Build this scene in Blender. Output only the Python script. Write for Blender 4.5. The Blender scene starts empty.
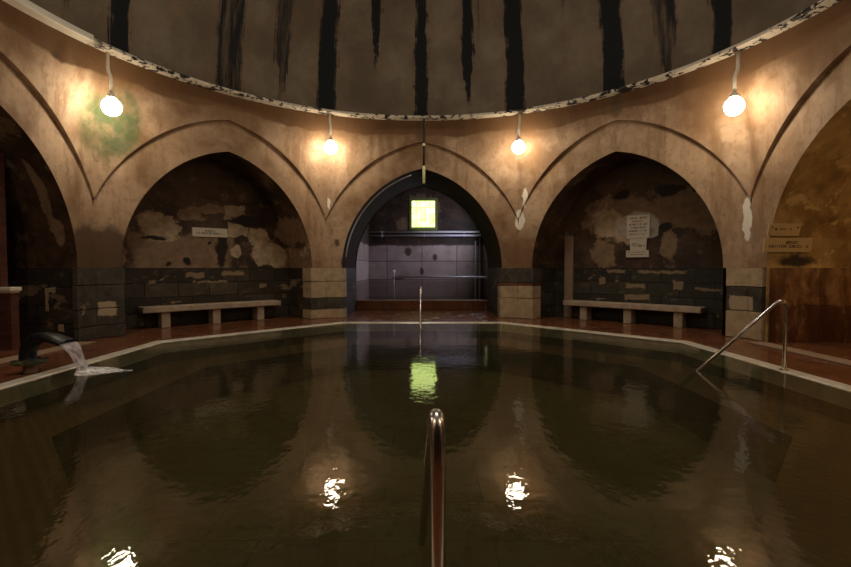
import bpy, bmesh, math, random
from mathutils import Vector, Matrix
random.seed(7)
C = bpy.context.scene.collection
PI = math.pi
A, CY = 5.8, 5.8            # octagon apothem, y of the pool's centre
RING, RINGZ = 5.6, 4.90     # circle that carries the dome
T8 = math.tan(PI/8)
SP = 1.25                   # springing of the arches = top of the dado

# ------------------------------------------------------------ node helper
class Mat:
    def __init__(s, name, rough=.8, spec=.3, metal=0.):
        s.m = bpy.data.materials.new(name); s.m.use_nodes = True
        s.nt = s.m.node_tree; s.P = s.nt.nodes['Principled BSDF']
        s.P.inputs['Roughness'].default_value = rough
        s.P.inputs['Specular IOR Level'].default_value = spec
        s.P.inputs['Metallic'].default_value = metal
        s.out = s.nt.nodes['Material Output']
        s._co = {}
    def n(s, t): return s.nt.nodes.new(t)
    def put(s, sock, v):
        if isinstance(v, bpy.types.NodeSocket): s.nt.links.new(v, sock)
        elif isinstance(v, (tuple, list)):
            sock.default_value = (*v, 1.) if (len(v) == 3 and sock.type == 'RGBA') else v
        else: sock.default_value = v
    def obj(s):
        if 'o' not in s._co: s._co['o'] = s.n('ShaderNodeTexCoord').outputs['Object']
        return s._co['o']
    def pos(s):
        if 'p' not in s._co: s._co['p'] = s.n('ShaderNodeNewGeometry').outputs['Position']
        return s._co['p']
    def xyz(s, v):
        k = ('x', v.node.name, v.name)
        if k not in s._co:
            n = s.n('ShaderNodeSeparateXYZ'); s.put(n.inputs[0], v); s._co[k] = tuple(n.outputs)
        return s._co[k]
    def comb(s, x, y, z):
        n = s.n('ShaderNodeCombineXYZ')
        for i, v in enumerate((x, y, z)): s.put(n.inputs[i], v)
        return n.outputs[0]
    def math(s, op, a, b=0., c=0., clamp=False):
        n = s.n('ShaderNodeMath'); n.operation = op; n.use_clamp = clamp
        s.put(n.inputs[0], a); s.put(n.inputs[1], b); s.put(n.inputs[2], c)
        return n.outputs[0]
    def v(s, op, a, b=(0, 0, 0), out=0):
        n = s.n('ShaderNodeVectorMath'); n.operation = op
        s.put(n.inputs[0], a); s.put(n.inputs[1], b)
        return n.outputs['Value'] if op in ('LENGTH', 'DOT_PRODUCT', 'DISTANCE') else n.outputs[0]
    def noise(s, vec, scale=1., detail=4., rough=.55, col=False, dist=0.):
        n = s.n('ShaderNodeTexNoise'); s.put(n.inputs['Vector'], vec)
        n.inputs['Scale'].default_value = scale; n.inputs['Detail'].default_value = detail
        n.inputs['Roughness'].default_value = rough; n.inputs['Distortion'].default_value = dist
        return n.outputs['Color' if col else 'Fac']
    def sm(s, x, a, b, lo=0., hi=1.):
        n = s.n('ShaderNodeMapRange'); n.interpolation_type = 'SMOOTHSTEP'
        s.put(n.inputs[0], x)
        for i, q in enumerate((a, b, lo, hi)): s.put(n.inputs[1+i], q)
        return n.outputs[0]
    def mix(s, f, a, b, mode='MIX'):
        n = s.n('ShaderNodeMix'); n.data_type = 'RGBA'; n.blend_type = mode
        s.put(n.inputs[0], f); s.put(n.inputs[6], a); s.put(n.inputs[7], b)
        return n.outputs[2]
    def stretch(s, vec, sc): return s.v('MULTIPLY', vec, sc)
    def warp(s, vec, scale, amp, detail=4.):
        c = s.noise(vec, scale, detail, .6, True)
        return s.v('ADD', vec, s.v('MULTIPLY', s.v('SUBTRACT', c, (.5, .5, .5)), (amp*2,)*3))
    def blob(s, vec, c, r, soft=.12, rect=False):
        """mask of a stain or patch: an ellipsoid (or a box) at c with radii r"""
        d = s.v('MULTIPLY', s.v('SUBTRACT', vec, c), tuple(1./q for q in r))
        if rect:
            d = s.v('ABSOLUTE', d); x, y, z = s.xyz(d)
            l = s.math('MAXIMUM', s.math('MAXIMUM', x, y), z)
        else: l = s.v('LENGTH', d)
        return s.sm(l, 1+soft, 1-soft)
    def mx(s, ms):
        o = ms[0]
        for q in ms[1:]: o = s.math('MAXIMUM', o, q)
        return o
    def color(s, c): s.put(s.P.inputs['Base Color'], c); return s
    def bump(s, h, strength=.4, dist=.02):
        n = s.n('ShaderNodeBump'); n.inputs['Strength'].default_value = strength
        n.inputs['Distance'].default_value = dist; s.put(n.inputs['Height'], h)
        s.put(s.P.inputs['Normal'], n.outputs[0]); return s

BIG = 50.
def flat(name, col, rough=.5, spec=.4, metal=0., var=.25, scale=14.):
    m = Mat(name, rough, spec, metal)
    f = m.noise(m.obj(), scale, 4)
    dark = tuple(q*(1-var) for q in col); lite = tuple(min(1, q*(1+var)) for q in col)
    m.color(m.mix(f, dark, lite)); m.bump(f, .1, .004)
    return m.m

# ------------------------------------------------------------ materials
def plaster_arch():
    m = Mat('ochre_plaster', .78, .25)
    p = m.pos(); w = m.warp(p, 1.2, .35); w2 = m.warp(p, 5., .07)
    x, y, z = m.xyz(p)
    big = m.noise(w, .9, 5, .6); fine = m.noise(p, 9., 5, .6)
    runs = m.noise(m.stretch(w2, (3.2, 3.2, .45)), 1.3, 5, .6)
    c = m.mix(m.sm(big, .3, .7), (.34, .212, .12), (.49, .335, .21))
    c = m.mix(m.math('MULTIPLY', m.sm(runs, .46, .70), .7), c, (.20, .105, .045))
    c = m.mix(m.math('MULTIPLY', m.sm(m.noise(w2, 2.3, 6, .7), .52, .68), .55), c, (.25, .15, .08))
    c = m.mix(m.math('MULTIPLY', m.sm(fine, .5, .72), .5), c, (.2, .125, .068))
    # dark brown band under the ring, with a crisp lower edge
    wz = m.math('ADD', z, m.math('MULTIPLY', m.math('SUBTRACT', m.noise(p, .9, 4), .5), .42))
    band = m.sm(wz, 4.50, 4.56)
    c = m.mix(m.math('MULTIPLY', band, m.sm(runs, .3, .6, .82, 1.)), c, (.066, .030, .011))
    # rain-brown patches over the haunches
    c = m.mix(m.math('MULTIPLY', m.sm(m.noise(w, .62, 4), .44, .64), .8), c, (.165, .085, .034))
    brn = m.sm(m.math('ADD', z, m.math('MULTIPLY', m.math('SUBTRACT', m.noise(w2, 1.3, 5, .65), .5), 1.7)), 4.0, 4.6)
    c = m.mix(m.math('MULTIPLY', brn, .68), c, (.15, .074, .028))
    def at(ang, r, h): a = math.radians(ang); return (r*math.sin(a), CY+r*math.cos(a), h)
    # algae stain behind the lamp on the one side
    g = m.mx([m.blob(w2, at(-66.3, 6.0, 3.72), (.42, .5, .58), .3), m.blob(w2, at(-64.2, 5.95, 3.92), (.25, .4, .5), .3)])
    c = m.mix(m.math('MULTIPLY', g, m.sm(m.noise(w2, 4, 4), .3, .6, .35, .9)), c, (.055, .085, .03))
    # dark damp feet of the arches
    feet = m.mx([m.blob(w, at(-67.5, 6.2, 1.35), (.6, .75, .66), .14),
                 m.blob(w2, at(-18.6, 6.05, 1.4), (.11, .3, .14), .3),
                 m.blob(w2, at(-20.6, 6.05, 1.88), (.07, .3, .1), .3)])
    c = m.mix(m.math('MULTIPLY', feet, .88), c, (.075, .042, .02))
    # dark runs below the lamps
    dr = m.mx([m.blob(w2, at(a, 5.75, 4.3), (.12, .3, .42), .35) for a in (-23.2, 23.6, 68.6)]
              + [m.blob(w2, at(a, 5.7, 4.7), (.1, .2, .3), .35) for a in (45.5, -0.6)])
    c = m.mix(m.math('MULTIPLY', dr, .6), c, (.08, .05, .028))
    # fresh white filler where the arches meet
    wh = m.mx([m.blob(w2, at(67.2, 6.25, 2.12), (.05, .08, .42), .1), m.blob(w2, at(23.0, 6.2, 2.45), (.10, .3, .25), .1),
               m.blob(w2, at(24.3, 6.15, 2.95), (.05, .3, .24), .1), m.blob(w2, at(-22.0, 6.2, 2.85), (.035, .3, .14), .1)])
    c = m.mix(wh, c, (.78, .72, .6))
    m.color(c)
    h = m.math('ADD', m.math('MULTIPLY', fine, .5), m.noise(p, 3., 4))
    m.bump(h, .35, .025)
    return m.m

def alcove_plaster(name, pale=(), mid=(), dark=(), red=1., wet=.55, strip=False, wall=1.):
    """peeling plaster; pale / mid / dark hold (x, z, rx, rz, rect) patches in the wall's own metres"""
    m = Mat(name, wet, .3)
    o = m.obj(); w = m.warp(o, 3.2, .13, 5); w1 = m.warp(o, 1.1, .35)
    n1 = m.noise(w1, 1.5, 5, .65); n2 = m.noise(o, 7., 5, .6)
    c = m.mix(m.sm(n1, .32, .68), (.026*wall, .015*wall, .008*wall), (.105*wall, .058*wall*red, .03*wall*red))
    c = m.mix(m.math('MULTIPLY', m.sm(m.noise(w, 2.6, 5, .7), .56, .64), .6*wall*wall), c, (.22, .145, .08))
    rag = m.math('MULTIPLY', m.math('SUBTRACT', m.noise(o, 2.4, 7, .72), .5), 2.0)
    def one(a, b, ra, rb, rect, soft):
        d = m.v('ABSOLUTE', m.v('MULTIPLY', m.v('SUBTRACT', w, (a, 0, b)), (1/ra, 0., 1/rb)))
        if rect: x_, _, z_ = m.xyz(d); l = m.math('MAXIMUM', x_, z_); k = .35
        else: l = m.v('LENGTH', d); k = 1.
        return m.sm(m.math('ADD', l, m.math('MULTIPLY', rag, k)), 1+soft, 1-soft)
    def grp(L, soft): return m.mx([one(*q, soft) for q in L])
    tex = m.sm(n2, .3, .7, .55, 1.)
    if mid: c = m.mix(m.math('MULTIPLY', grp(mid, .1), tex), c, (.29*wall, .185*wall, .105*wall))
    if pale: c = m.mix(m.math('MULTIPLY', grp(pale, .08), tex), c, (.52, .385, .24))
    if strip:      # a long peeled strip on the far jamb
        ps = m.warp(m.pos(), 3., .12, 5)
        c = m.mix(m.math('MULTIPLY', m.mx([m.blob(ps, (-6.12, 7.5, 2.45), (.09, .9, .5), .15), m.blob(ps, (-6.05, 7.6, 1.85), (.1, .9, .24), .15)]), tex), c, (.3, .2, .12))
    if dark: c = m.mix(grp(dark, .2), c, (.02, .011, .006))
    m.color(c)
    m.bump(m.math('ADD', m.math('MULTIPLY', n2, .4), m.noise(w, 2.6, 5, .7)), .6, .04)
    return m.m

def ochre_vault():
    m = Mat('ochre_vault_plaster', .5, .35)
    o = m.pos(); w = m.warp(o, 1.6, .3, 5)
    n1 = m.noise(w, 1.4, 6, .65)
    c = m.mix(m.sm(n1, .3, .7), (.17, .09, .026), (.48, .31, .11))
    c = m.mix(m.math('MULTIPLY', m.sm(m.noise(w, 3.3, 6, .7), .55, .62), .7), c, (.6, .42, .18))
    c = m.mix(m.blob(w, (6.3, 7.7, 1.36), (.35, .6, .11), .4), c, (.03, .017, .008))
    m.color(c); m.bump(n1, .5, .04)
    return m.m

def stone_dado(name, dark=(.034, .027, .017), lite=(.11, .082, .05), pale=.75, ox=0., patches=(), world=()):
    m = Mat(name, .6, .3)
    x, y, z = m.xyz(m.obj())
    v = m.comb(m.math('ADD', m.math('ADD', x, y), ox), z, 0.)
    v = m.warp(m.warp(v, 2.5, .03), 14., .012)
    b = m.n('ShaderNodeTexBrick'); m.put(b.inputs['Vector'], v)
    b.inputs['Scale'].default_value = 1.; b.inputs['Brick Width'].default_value = .66; b.inputs['Row Height'].default_value = .31
    b.inputs['Mortar Size'].default_value = .012; b.offset = .45
    b.inputs['Color1'].default_value = (*dark, 1); b.inputs['Color2'].default_value = (*lite, 1)
    b.inputs['Mortar'].default_value = (.012, .008, .006, 1); b.inputs['Bias'].default_value = -.1
    n1 = m.noise(m.obj(), 6., 6, .65)
    c = m.mix(m.sm(n1, .3, .7, 0., .5), b.outputs[0], (.02, .014, .01))
    w = m.warp(m.obj(), 4., .08)
    pt = m.sm(m.noise(m.stretch(w, (1.1, 1.1, 2.6)), 1.7, 4, .6), .62, .66)
    c = m.mix(m.math('MULTIPLY', pt, pale), c, (.3, .21, .12))
    c = m.mix(m.math('MULTIPLY', m.sm(m.noise(m.stretch(w, (1., 1., 2.)), 3.4, 6, .7), .56, .66), .5), c, (.17, .12, .07))
    wr = m.warp(m.obj(), 5., .10, 6)
    if patches: c = m.mix(m.mx([m.blob(wr, (a, 0, z_), (ra, BIG, rz_), .1, True) for a, z_, ra, rz_ in patches]), c, (.25, .175, .1))
    if world:
        ww = m.warp(m.pos(), 9., .04, 5)
        c = m.mix(m.mx([m.blob(ww, q[:3], q[3:], .1, True) for q in world]), c, (.36, .26, .16))
    c = m.mix(m.sm(z, 1.215, 1.235), c, (.018, .011, .007))
    m.color(c)
    m.bump(m.math('ADD', m.math('MULTIPLY', b.outputs[1], -.6), m.math('MULTIPLY', n1, .8)), .6, .04)
    return m.m

def rust_dado():
    """tall wet slabs run over by red and pale lime streaks"""
    m = Mat('rust_streaked_slabs', .42, .4)
    p = m.pos(); w = m.warp(p, 2.2, .14, 5); x, y, z = m.xyz(w)
    b = m.n('ShaderNodeTexBrick'); m.put(b.inputs['Vector'], m.comb(m.math('ADD', *m.xyz(p)[:2]), m.xyz(p)[2], 0))
    b.inputs['Scale'].default_value = 1.; b.inputs['Brick Width'].default_value = .85; b.inputs['Row Height'].default_value = .62
    b.inputs['Mortar Size'].default_value = .01; b.offset = .0
    b.inputs['Color1'].default_value = (.13, .052, .018, 1); b.inputs['Color2'].default_value = (.17, .075, .028, 1)
    b.inputs['Mortar'].default_value = (.03, .015, .008, 1)
    r = m.noise(m.stretch(w, (4., 4., .8)), 1.1, 5, .65)
    c = m.mix(m.sm(r, .42, .66), b.outputs[0], (.32, .17, .07))
    c = m.mix(m.sm(r, .48, .3), c, (.06, .018, .007))
    c = m.mix(m.math('MULTIPLY', m.sm(z, .66, .6), m.sm(r, .7, .5, .1, .8)), c, (.055, .014, .006))
    m.color(c); m.bump(r, .4, .03)
    return m.m

def block_stone(name, col, var, patches=()):
    m = Mat(name, .7, .3)
    p = m.pos(); w = m.warp(p, 7., .07, 5)
    n1 = m.noise(p, 5., 6, .65)
    c = m.mix(m.sm(n1, .3, .7), tuple(q*(1-var) for q in col), tuple(q*(1+var) for q in col))
    pit = m.sm(m.noise(p, 16., 3, .6), .66, .72)
    c = m.mix(m.math('MULTIPLY', pit, .7), c, tuple(q*.3 for q in col))
    if var > .35: c = m.mix(m.math('MULTIPLY', m.sm(m.noise(w, 2.2, 6, .7), .55, .68), .6), c, (.17, .115, .065))
    if patches:
        c = m.mix(m.mx([m.blob(w, q[:3], q[3:6], .08, True) for q in patches]), c, (.42, .32, .2))
    m.color(c); m.bump(m.math('ADD', n1, m.math('MULTIPLY', pit, -.4)), .5, .03)
    return m.m

def wet_marble():
    m = Mat('wet_white_marble', .2, .6)
    p = m.pos(); n1 = m.noise(p, 5., 6, .65)
    c = m.mix(m.sm(n1, .3, .7), (.64, .56, .44), (.82, .74, .61))
    m.color(m.mix(m.sm(m.noise(p, 2., 4), .6, .75, 0., .5), c, (.3, .2, .12)))
    m.bump(n1, .15, .01); return m.m

def dome_mat():
    m = Mat('grey_brown_dome_plaster', .75, .25)
    o = m.obj(); x, y, z = m.xyz(o)
    ang = m.math('ARCTAN2', x, y)
    deg = m.math('MULTIPLY', ang, 180/PI)
    w = m.warp(o, 1.0, .3)
    n1 = m.noise(w, .8, 5, .6); n2 = m.noise(o, 5., 5, .6)
    c = m.mix(m.sm(n1, .3, .7), (.105, .077, .048), (.20, .152, .10))
    c = m.mix(m.math('MULTIPLY', m.sm(m.noise(w, 2.2, 5, .7), .55, .7), .55), c, (.2, .115, .05))
    c = m.mix(m.math('MULTIPLY', m.sm(n2, .55, .75), .3), c, (.1, .075, .05))
    # soot-black runs down the dome: angle, half width (deg), lower end (m above the ring), strength
    runs = m.noise(m.comb(m.math('MULTIPLY', deg, .55), m.math('MULTIPLY', z, .5), 0.), 1.2, 5, .7)
    wob = m.noise(m.comb(0., m.math('MULTIPLY', z, 1.6), m.math('MULTIPLY', deg, .1)), 1.6, 4, .65)
    d2 = m.math('ADD', deg, m.math('MULTIPLY', m.math('SUBTRACT', wob, .5), 2.4))
    d2 = m.math('ADD', d2, m.math('MULTIPLY', m.math('SUBTRACT', runs, .5), 2.6))
    fe = m.noise(m.comb(m.math('MULTIPLY', deg, 2.2), m.math('MULTIPLY', z, .45), 3.), 1.3, 4, .6)
    d2 = m.math('ADD', d2, m.math('MULTIPLY', m.math('SUBTRACT', fe, .5), 2.2))
    S = [(-66.7, 1.35, -1, 1.), (-45.5, 2.2, -1, .89), (-34.0, 1.5, .1, .8), (-23.4, 1.8, -1, 1.), (-11.5, 1.15, 1.1, .95),
         (-.2, 1.25, -1, 1.), (11.6, 1.2, .25, .95), (22.9, 1.75, -1, 1.), (34.6, 1.0, 1.9, .6), (45.2, 1.75, -1, 1.),
         (56.2, 1.9, -.2, .88), (66.2, 1.45, -1, 1.), (-75.5, 1.2, .3, .88), (14.5, .45, 1.9, .8)]
    ms = []; brown = []
    for a, hw, end, k in S:
        hw *= 1.3
        d = m.math('ABSOLUTE', m.math('SUBTRACT', d2, a))
        tap = m.sm(z, end, end+1.3, .25, 1.) if end > -.5 else 1.
        e = m.math('DIVIDE', d, m.math('MULTIPLY', tap, hw)) if end > -.5 else m.math('DIVIDE', d, hw)
        q = m.sm(e, 1.12, .78)
        if end > -.5: q = m.math('MULTIPLY', q, m.sm(m.math('ADD', z, m.math('MULTIPLY', runs, .5)), end+.1, end+.45))
        if k < .9: q = m.math('MULTIPLY', q, m.sm(runs, .68, .42, k*.35, k*1.1))
        ms.append(q)
        brown.append(m.sm(e, 2.6, .9))
    c = m.mix(m.math('MULTIPLY', m.mx(brown), m.sm(n2, .35, .65, .1, .5)), c, (.15, .085, .04))
    c = m.mix(m.mx(ms), c, (.006, .006, .006))
    m.color(c); m.bump(m.math('ADD', m.math('MULTIPLY', n2, .5), n1), .3, .03)
    return m.m

def ring_mat():
    m = Mat('flaking_white_paint', .6, .3)
    o = m.obj(); x, y, z = m.xyz(o)
    deg = m.math('MULTIPLY', m.math('ARCTAN2', x, y), 180/PI)
    n1 = m.noise(m.stretch(o, (1., 1., 2.)), 6.5, 4, .7)
    area = m.noise(o, .9, 2, .5)
    fl = m.sm(m.math('ADD', n1, m.math('MULTIPLY', area, .5)), .765, .80)
    fl = m.math('MULTIPLY', fl, m.sm(deg, -73., -70.))
    c = m.mix(m.noise(o, 12., 4), (.5, .42, .31), (.72, .64, .5))
    m.color(m.mix(fl, c, (.02, .014, .01))); m.bump(fl, .5, .01)
    return m.m

def floor_mat():
    m = Mat('wet_red_tiles', .24, .5)
    p = m.pos(); x, y, z = m.xyz(p)
    b = m.n('ShaderNodeTexBrick'); m.put(b.inputs['Vector'], p)
    b.inputs['Scale'].default_value = 1.; b.inputs['Brick Width'].default_value = .3; b.inputs['Row Height'].default_value = .3
    b.inputs['Mortar Size'].default_value = .006; b.offset = 0.
    b.inputs['Color1'].default_value = (.15, .048, .02, 1); b.inputs['Color2'].default_value = (.22, .08, .032, 1)
    b.inputs['Mortar'].default_value = (.07, .03, .016, 1)
    n1 = m.noise(m.warp(p, 1.5, .2), 2.2, 5, .65)
    c = m.mix(m.sm(n1, .45, .7), b.outputs[0], (.09, .035, .02))
    c = m.mix(m.math('MULTIPLY', m.sm(m.noise(p, 3.5, 4), .6, .7), .4), c, (.36, .2, .1))
    m.color(c)
    m.put(m.P.inputs['Roughness'], m.sm(n1, .3, .7, .09, .30))
    m.bump(m.math('ADD', m.math('MULTIPLY', b.outputs[1], -.5), m.math('MULTIPLY', n1, .5)), .25, .01)
    return m.m

def basin_mat():
    m = Mat('olive_brown_pool_tiles', .7, .2)
    p = m.pos()
    b = m.n('ShaderNodeTexBrick'); m.put(b.inputs['Vector'], m.v('ADD', p, (.35, .1, 0)))
    b.inputs['Scale'].default_value = 1.; b.inputs['Brick Width'].default_value = .9; b.inputs['Row Height'].default_value = .6
    b.inputs['Mortar Size'].default_value = .008
    b.inputs['Color1'].default_value = (.112, .090, .044, 1); b.inputs['Color2'].default_value = (.128, .108, .055, 1)
    b.inputs['Mortar'].default_value = (.085, .066, .034, 1)
    n1 = m.noise(m.warp(p, .8, .4), 1.1, 6, .65); n2 = m.noise(p, 8, 5, .6)
    c = m.mix(m.sm(n1, .35, .65, 0., .75), b.outputs[0], (.11, .068, .034))
    c = m.mix(m.sm(m.noise(p, .7, 3), .5, .68, 0., .7), c, (.082, .078, .036))
    c = m.mix(m.sm(n2, .5, .75, 0., .6), c, (.05, .036, .02))
    m.color(c); m.bump(n2, .2, .02)
    return m.m

def tread_mat():
    m = Mat('ribbed_brown_treads', .6, .2)
    p = m.pos(); x, y, z = m.xyz(p)
    wv = m.n('ShaderNodeTexWave'); wv.wave_type = 'BANDS'
    m.put(wv.inputs['Vector'], p); wv.inputs['Scale'].default_value = 5.; wv.bands_direction = 'DIAGONAL'
    n1 = m.noise(p, 3., 5, .6)
    c = m.mix(n1, (.10, .055, .03), (.17, .10, .05))
    c = m.mix(m.math('MULTIPLY', wv.outputs['Fac'], .4), c, (.06, .038, .02))
    m.color(c); m.bump(n1, .2, .02)
    return m.m

def water_mat(name, tint, scale=1., murk=.16):
    m = Mat(name); nt = m.nt; nt.nodes.remove(m.P)
    df = m.n('ShaderNodeBsdfDiffuse'); df.inputs['Color'].default_value = (.094, .080, .034, 1)   # suspended minerals
    mk = m.n('ShaderNodeMixShader'); mk.inputs[0].default_value = murk
    p = m.pos()
    h = m.math('ADD', m.noise(m.stretch(p, (1., .75, 1.)), 11.*scale, 3, .55), m.math('MULTIPLY', m.noise(p, 2.6*scale, 2, .5), 1.2))
    bp = m.n('ShaderNodeBump'); bp.inputs['Strength'].default_value = .24; bp.inputs['Distance'].default_value = .0085
    m.put(bp.inputs['Height'], h)
    fr = m.n('ShaderNodeFresnel'); fr.inputs['IOR'].default_value = 1.333; m.put(fr.inputs['Normal'], bp.outputs[0])
    gl = m.n('ShaderNodeBsdfGlossy'); gl.inputs['Roughness'].default_value = .0; gl.inputs['Color'].default_value = (1, 1, 1, 1)
    m.put(gl.inputs['Normal'], bp.outputs[0])
    tr = m.n('ShaderNodeBsdfTransparent'); tr.inputs['Color'].default_value = (*tint, 1)
    mx = m.n('ShaderNodeMixShader'); m.put(mx.inputs[0], fr.outputs[0])
    nt.links.new(tr.outputs[0], mk.inputs[1]); nt.links.new(df.outputs[0], mk.inputs[2]); nt.links.new(mk.outputs[0], mx.inputs[1]); nt.links.new(gl.outputs[0], mx.inputs[2])
    nt.links.new(mx.outputs[0], m.out.inputs['Surface'])
    return m.m

def veil_mat(name, col, alpha_lo, alpha_hi, stretch):
    m = Mat(name, .35, .5)
    n1 = m.noise(m.stretch(m.obj(), stretch), 6., 4, .6)
    m.color(col); m.put(m.P.inputs['Alpha'], m.sm(n1, .35, .65, alpha_lo, alpha_hi)); m.bump(n1, .4, .02)
    return m.m

def emit(name, col, k):
    m = Mat(name)
    m.color((.8, .8, .8)); m.P.inputs['Emission Color'].default_value = (*col, 1); m.P.inputs['Emission Strength'].default_value = k
    return m.m

def lit_panes():
    m = Mat('lit_yellow_green_glass', .3)
    x, y, z = m.xyz(m.obj())
    n1 = m.noise(m.obj(), 3.2, 3)
    col = m.mix(m.sm(n1, .35, .65), (.74, 1., .20), (.92, 1., .42))
    m.color((.4, .45, .2)); m.put(m.P.inputs['Emission Color'], col); m.P.inputs['Emission Strength'].default_value = 2.6
    return m.m

def brick_mat():
    m = Mat('dark_red_bricks', .8, .2)
    x, y, z = m.xyz(m.obj())
    b = m.n('ShaderNodeTexBrick'); m.put(b.inputs['Vector'], m.comb(m.math('ADD', x, y), z, 0))
    b.inputs['Scale'].default_value = 1.; b.inputs['Brick Width'].default_value = .25; b.inputs['Row Height'].default_value = .075
    b.inputs['Mortar Size'].default_value = .008
    b.inputs['Color1'].default_value = (.12, .036, .02, 1); b.inputs['Color2'].default_value = (.075, .023, .014, 1)
    b.inputs['Mortar'].default_value = (.055, .035, .025, 1)
    m.color(b.outputs[0]); m.bump(m.math('MULTIPLY', b.outputs[1], -1.), .6, .02)
    return m.m

def lavender_slabs():
    m = Mat('pale_wall_slabs', .6, .3)
    o = m.obj(); x, y, z = m.xyz(o)
    b = m.n('ShaderNodeTexBrick'); m.put(b.inputs['Vector'], m.comb(x, m.math('ADD', z, .02), 0))
    b.inputs['Scale'].default_value = 1.; b.inputs['Brick Width'].default_value = 1.5; b.inputs['Row Height'].default_value = .78
    b.inputs['Mortar Size'].default_value = .016; b.offset = 0.
    b.inputs['Color1'].default_value = (.30, .23, .205, 1); b.inputs['Color2'].default_value = (.37, .29, .255, 1)
    b.inputs['Mortar'].default_value = (.05, .035, .03, 1)
    w = m.warp(o, 3., .08)
    n1 = m.noise(w, 1.6, 5, .65)
    c = m.mix(m.sm(n1, .4, .7, 0., .6), b.outputs[0], (.18, .11, .08))
    bl = m.mx([m.blob(w, (a, 0, b_), (r1, BIG, r2), .2) for a, b_, r1, r2 in
               ((-.6, 1.95, .16, .2), (.55, 1.7, .11, .16), (.0, 1.12, .1, .17), (-1., .82, .3, .1))])
    c = m.mix(bl, c, (.06, .035, .03))
    c = m.mix(m.sm(m.math('ADD', z, m.math('MULTIPLY', n1, .16)), 2.26, 2.32), c, (.05, .032, .022))
    c = m.mix(m.math('MULTIPLY', m.sm(z, .75, .7), .6), c, (.11, .06, .045))
    m.color(c); m.bump(n1, .4, .03)
    return m.m

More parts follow.
